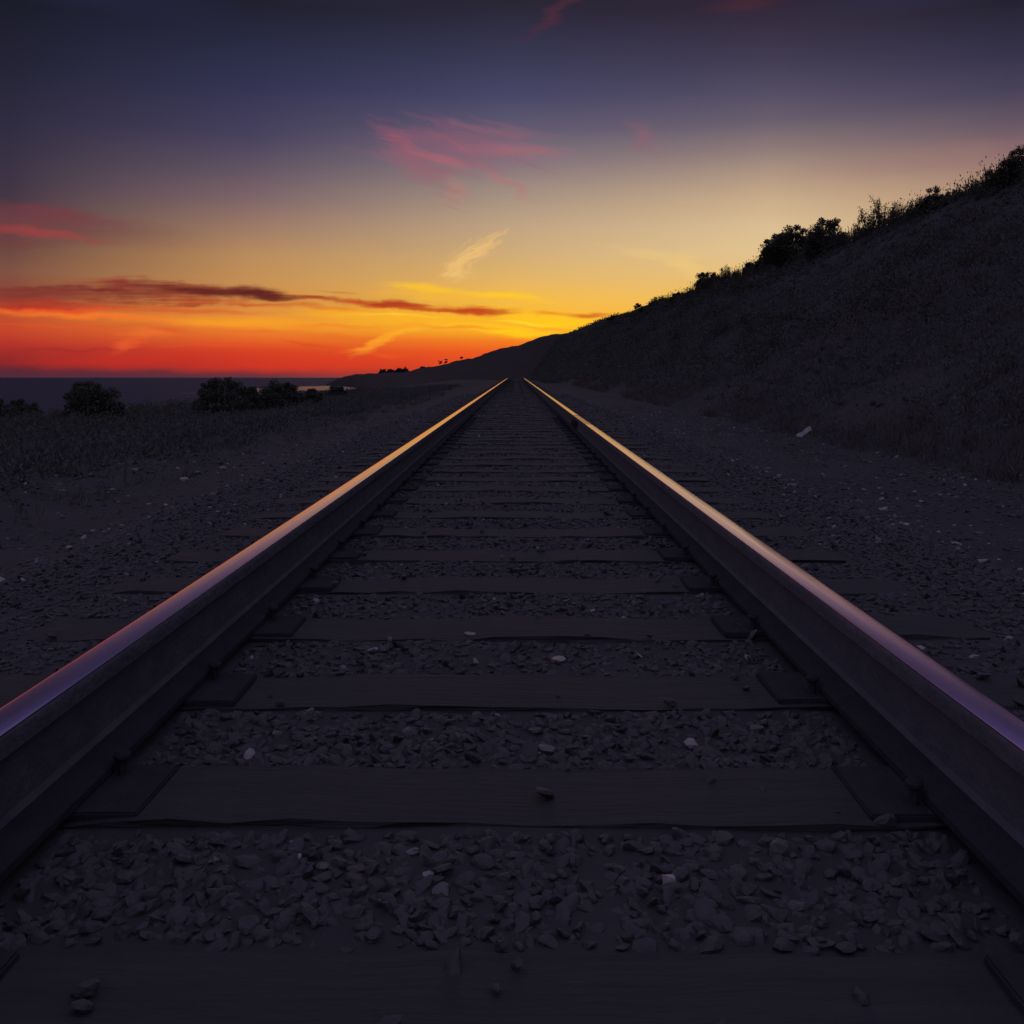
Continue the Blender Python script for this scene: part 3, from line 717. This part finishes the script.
# headland trees
G3 = 'trees on the far headland'
HT = [(383,9,368.5,'first low bushy tree of the headland row, seaward end'),(391,9,367.8,'second bushy tree of the headland row'),(399,8,367,'third bushy tree of the headland row'),(405,7,366.3,'tallest square topped tree, landward end of the headland row'),
      (423,6,366,'single low tree on the headland past the row'),(440,5,360.5,'faint thin tree on the slope above the headland'),(446,4,359.5,'faint thin tree beside the other one on the slope'),(462,4,357,'tiny tree on the rising far ridge')]
for k, (px, wp, t, lab) in enumerate(HT):
    D = float(np.interp(px, pxs, rd)); z0 = float(np.interp(px, pxs, zr))-.8; zt = CAMZ+(HY-t)*D/F
    thin = px in (440, 446, 462)
    shrub(((px-CX)/F*D, D, z0), wp*D/F*1.1, zt-z0, 'pine' if thin else 'round', 700+k, lab, G3, name='headland_tree', cat='tree', lsize=1.0, nclump=8 if thin else 26, dens=.5 if thin else 1.0)

# ground cover (nobody could count it)
def tufts(name, X, Y, r, hgt, nl, ls, mat, seed, narrow, up):
    rs = np.random.default_rng(seed); n = len(X)
    Z = ground(X, Y)
    P = np.repeat(np.stack([X, Y, Z], -1), nl, 0); m_ = len(P)
    d = rs.normal(size=(m_, 3)); d /= np.linalg.norm(d, axis=1)[:, None]; d[:, 2] = np.abs(d[:, 2])
    rr = np.repeat(r, nl)[:, None]
    P = P+d*rs.random((m_, 1))**.5*np.concatenate([rr, rr, rr*hgt], 1)
    D = d*(1-up)+np.array([0, 0, 1])*up+rs.normal(size=(m_, 3))*.2
    tn = np.clip(np.repeat(rs.uniform(0, 1, n), nl)*.7+rs.random(m_)*.3, 0, 1)
    size = rs.uniform(.6, 1.3, m_)*np.repeat(ls, nl)
    V, Fc = leaves(P, D, size, rs, narrow)
    return tag(mesh_np(name, V, Fc, mat, attrs={'tone': np.repeat(tn, 4)}), kind='stuff')
rs = np.random.default_rng(77)
n = 8000; Y = 6+rs.random(n)**1.6*150; X = 5.4+rs.random(n)**.9*(XC-5.0)
keep = (vnoise(X*.5, Y*.25, 41) > -.85); X, Y = X[keep], Y[keep]
tufts('hillside_scrub', X, Y, rs.uniform(.18, 1, len(X))**1.6*(.95+Y/160)*(1-.72*ss((X-11)/4)), .8, 54, .034+Y*.0013, M['scrub'], 1, .5, .3)
n = 420; Y = 9+rs.random(n)**1.5*140; X = 6.5+rs.random(n)*8.5; keep = vnoise(X*.3, Y*.14, 88) > -.25; X, Y = X[keep], Y[keep]
tufts('hillside_brush', X, Y, rs.uniform(.4, 1.0, len(X))*(.8+Y/200), .9, 190, .05+Y*.0014, M['leaf'], 13, .5, .25)
n = 2600; Y = 145+rs.random(n)*190; X = 5+rs.random(n)*14
tufts('far_slope_scrub', X, Y, rs.uniform(.7, 1.6, n), .8, 34, .2+Y*.0008, M['scrub'], 9, .5, .3)
n = 1500; Y = 26+rs.random(n)**1.3*150; X = 15.3+rs.random(n)*1.4; q = rs.random(n)**2.2
tufts('crest_scrub', X, Y, (.2+.0016*Y+q*(.55+.0035*Y))*(1-.6*ss((Y-70)/60)), 1.25, 30, .07+Y*.0009, M['leaf'], 5, .4, .55)
n = 330; Y = 26+rs.random(n)**1.3*150; X = 15.3+rs.random(n)*1.4
tufts('crest_twigs', X, Y, (.15+.003*Y+rs.random(n)*(.3+.002*Y))*(1-.65*ss((Y-65)/50)), 1.7, 12, (.22+Y*.0035)*(1-.55*ss((Y-65)/50)), M['leaf_dry'], 6, .09, .8)
n = 9000; Y = 6+rs.random(n)**1.7*110; X = 4.6+rs.random(n)**1.3*9
keep = (vnoise(X*.5, Y*.2, 51) > -.1); X, Y = X[keep], Y[keep]
tufts('dry_grass', X, Y, rs.uniform(.08, .2, len(X))*(1+Y/90), 1.5, 16, .14+Y*.001, M['grass'], 2, .07, .75)
n = 8500; Y = 6+rs.random(n)**1.4*60; X = xedge(Y)+.2+rs.random(n)*10
keep = (X < -3.8-rs.random(n)*1.2) & (vnoise(X*.6, Y*.4, 61) > -.55); X, Y = X[keep], Y[keep]
tufts('ground_cover', X, Y, rs.uniform(.1, .38, len(X)), .75, 30, .045+Y*.0009, M['scrub'], 3, .45, .35)
n = 420; Y = 14+rs.random(n)**1.5*60; X = xedge(Y)+.3+rs.random(n)**1.4*4.5
tufts('bluff_scrub', X, Y, rs.uniform(.2, .55, n), .9, 110, .05+Y*.0007, M['bush_leaf'], 14, .5, .3)
n = 2500; Y = 5+rs.random(n)**1.3*40; X = -3.2-rs.random(n)*9
tufts('coastal_grass', X, Y, rs.uniform(.06, .14, n), 1.2, 14, .10+Y*.001, M['grass'], 4, .08, .7)

# ------------------------------------------------------------------ output
SC.view_settings.view_transform = 'Standard'; SC.view_settings.look = 'None'
SC.view_settings.exposure = 0; SC.view_settings.gamma = 1
SC.cycles.use_denoising = True
SC.cycles.max_bounces = 4; SC.cycles.diffuse_bounces = 2; SC.cycles.glossy_bounces = 2; SC.cycles.transmission_bounces = 0
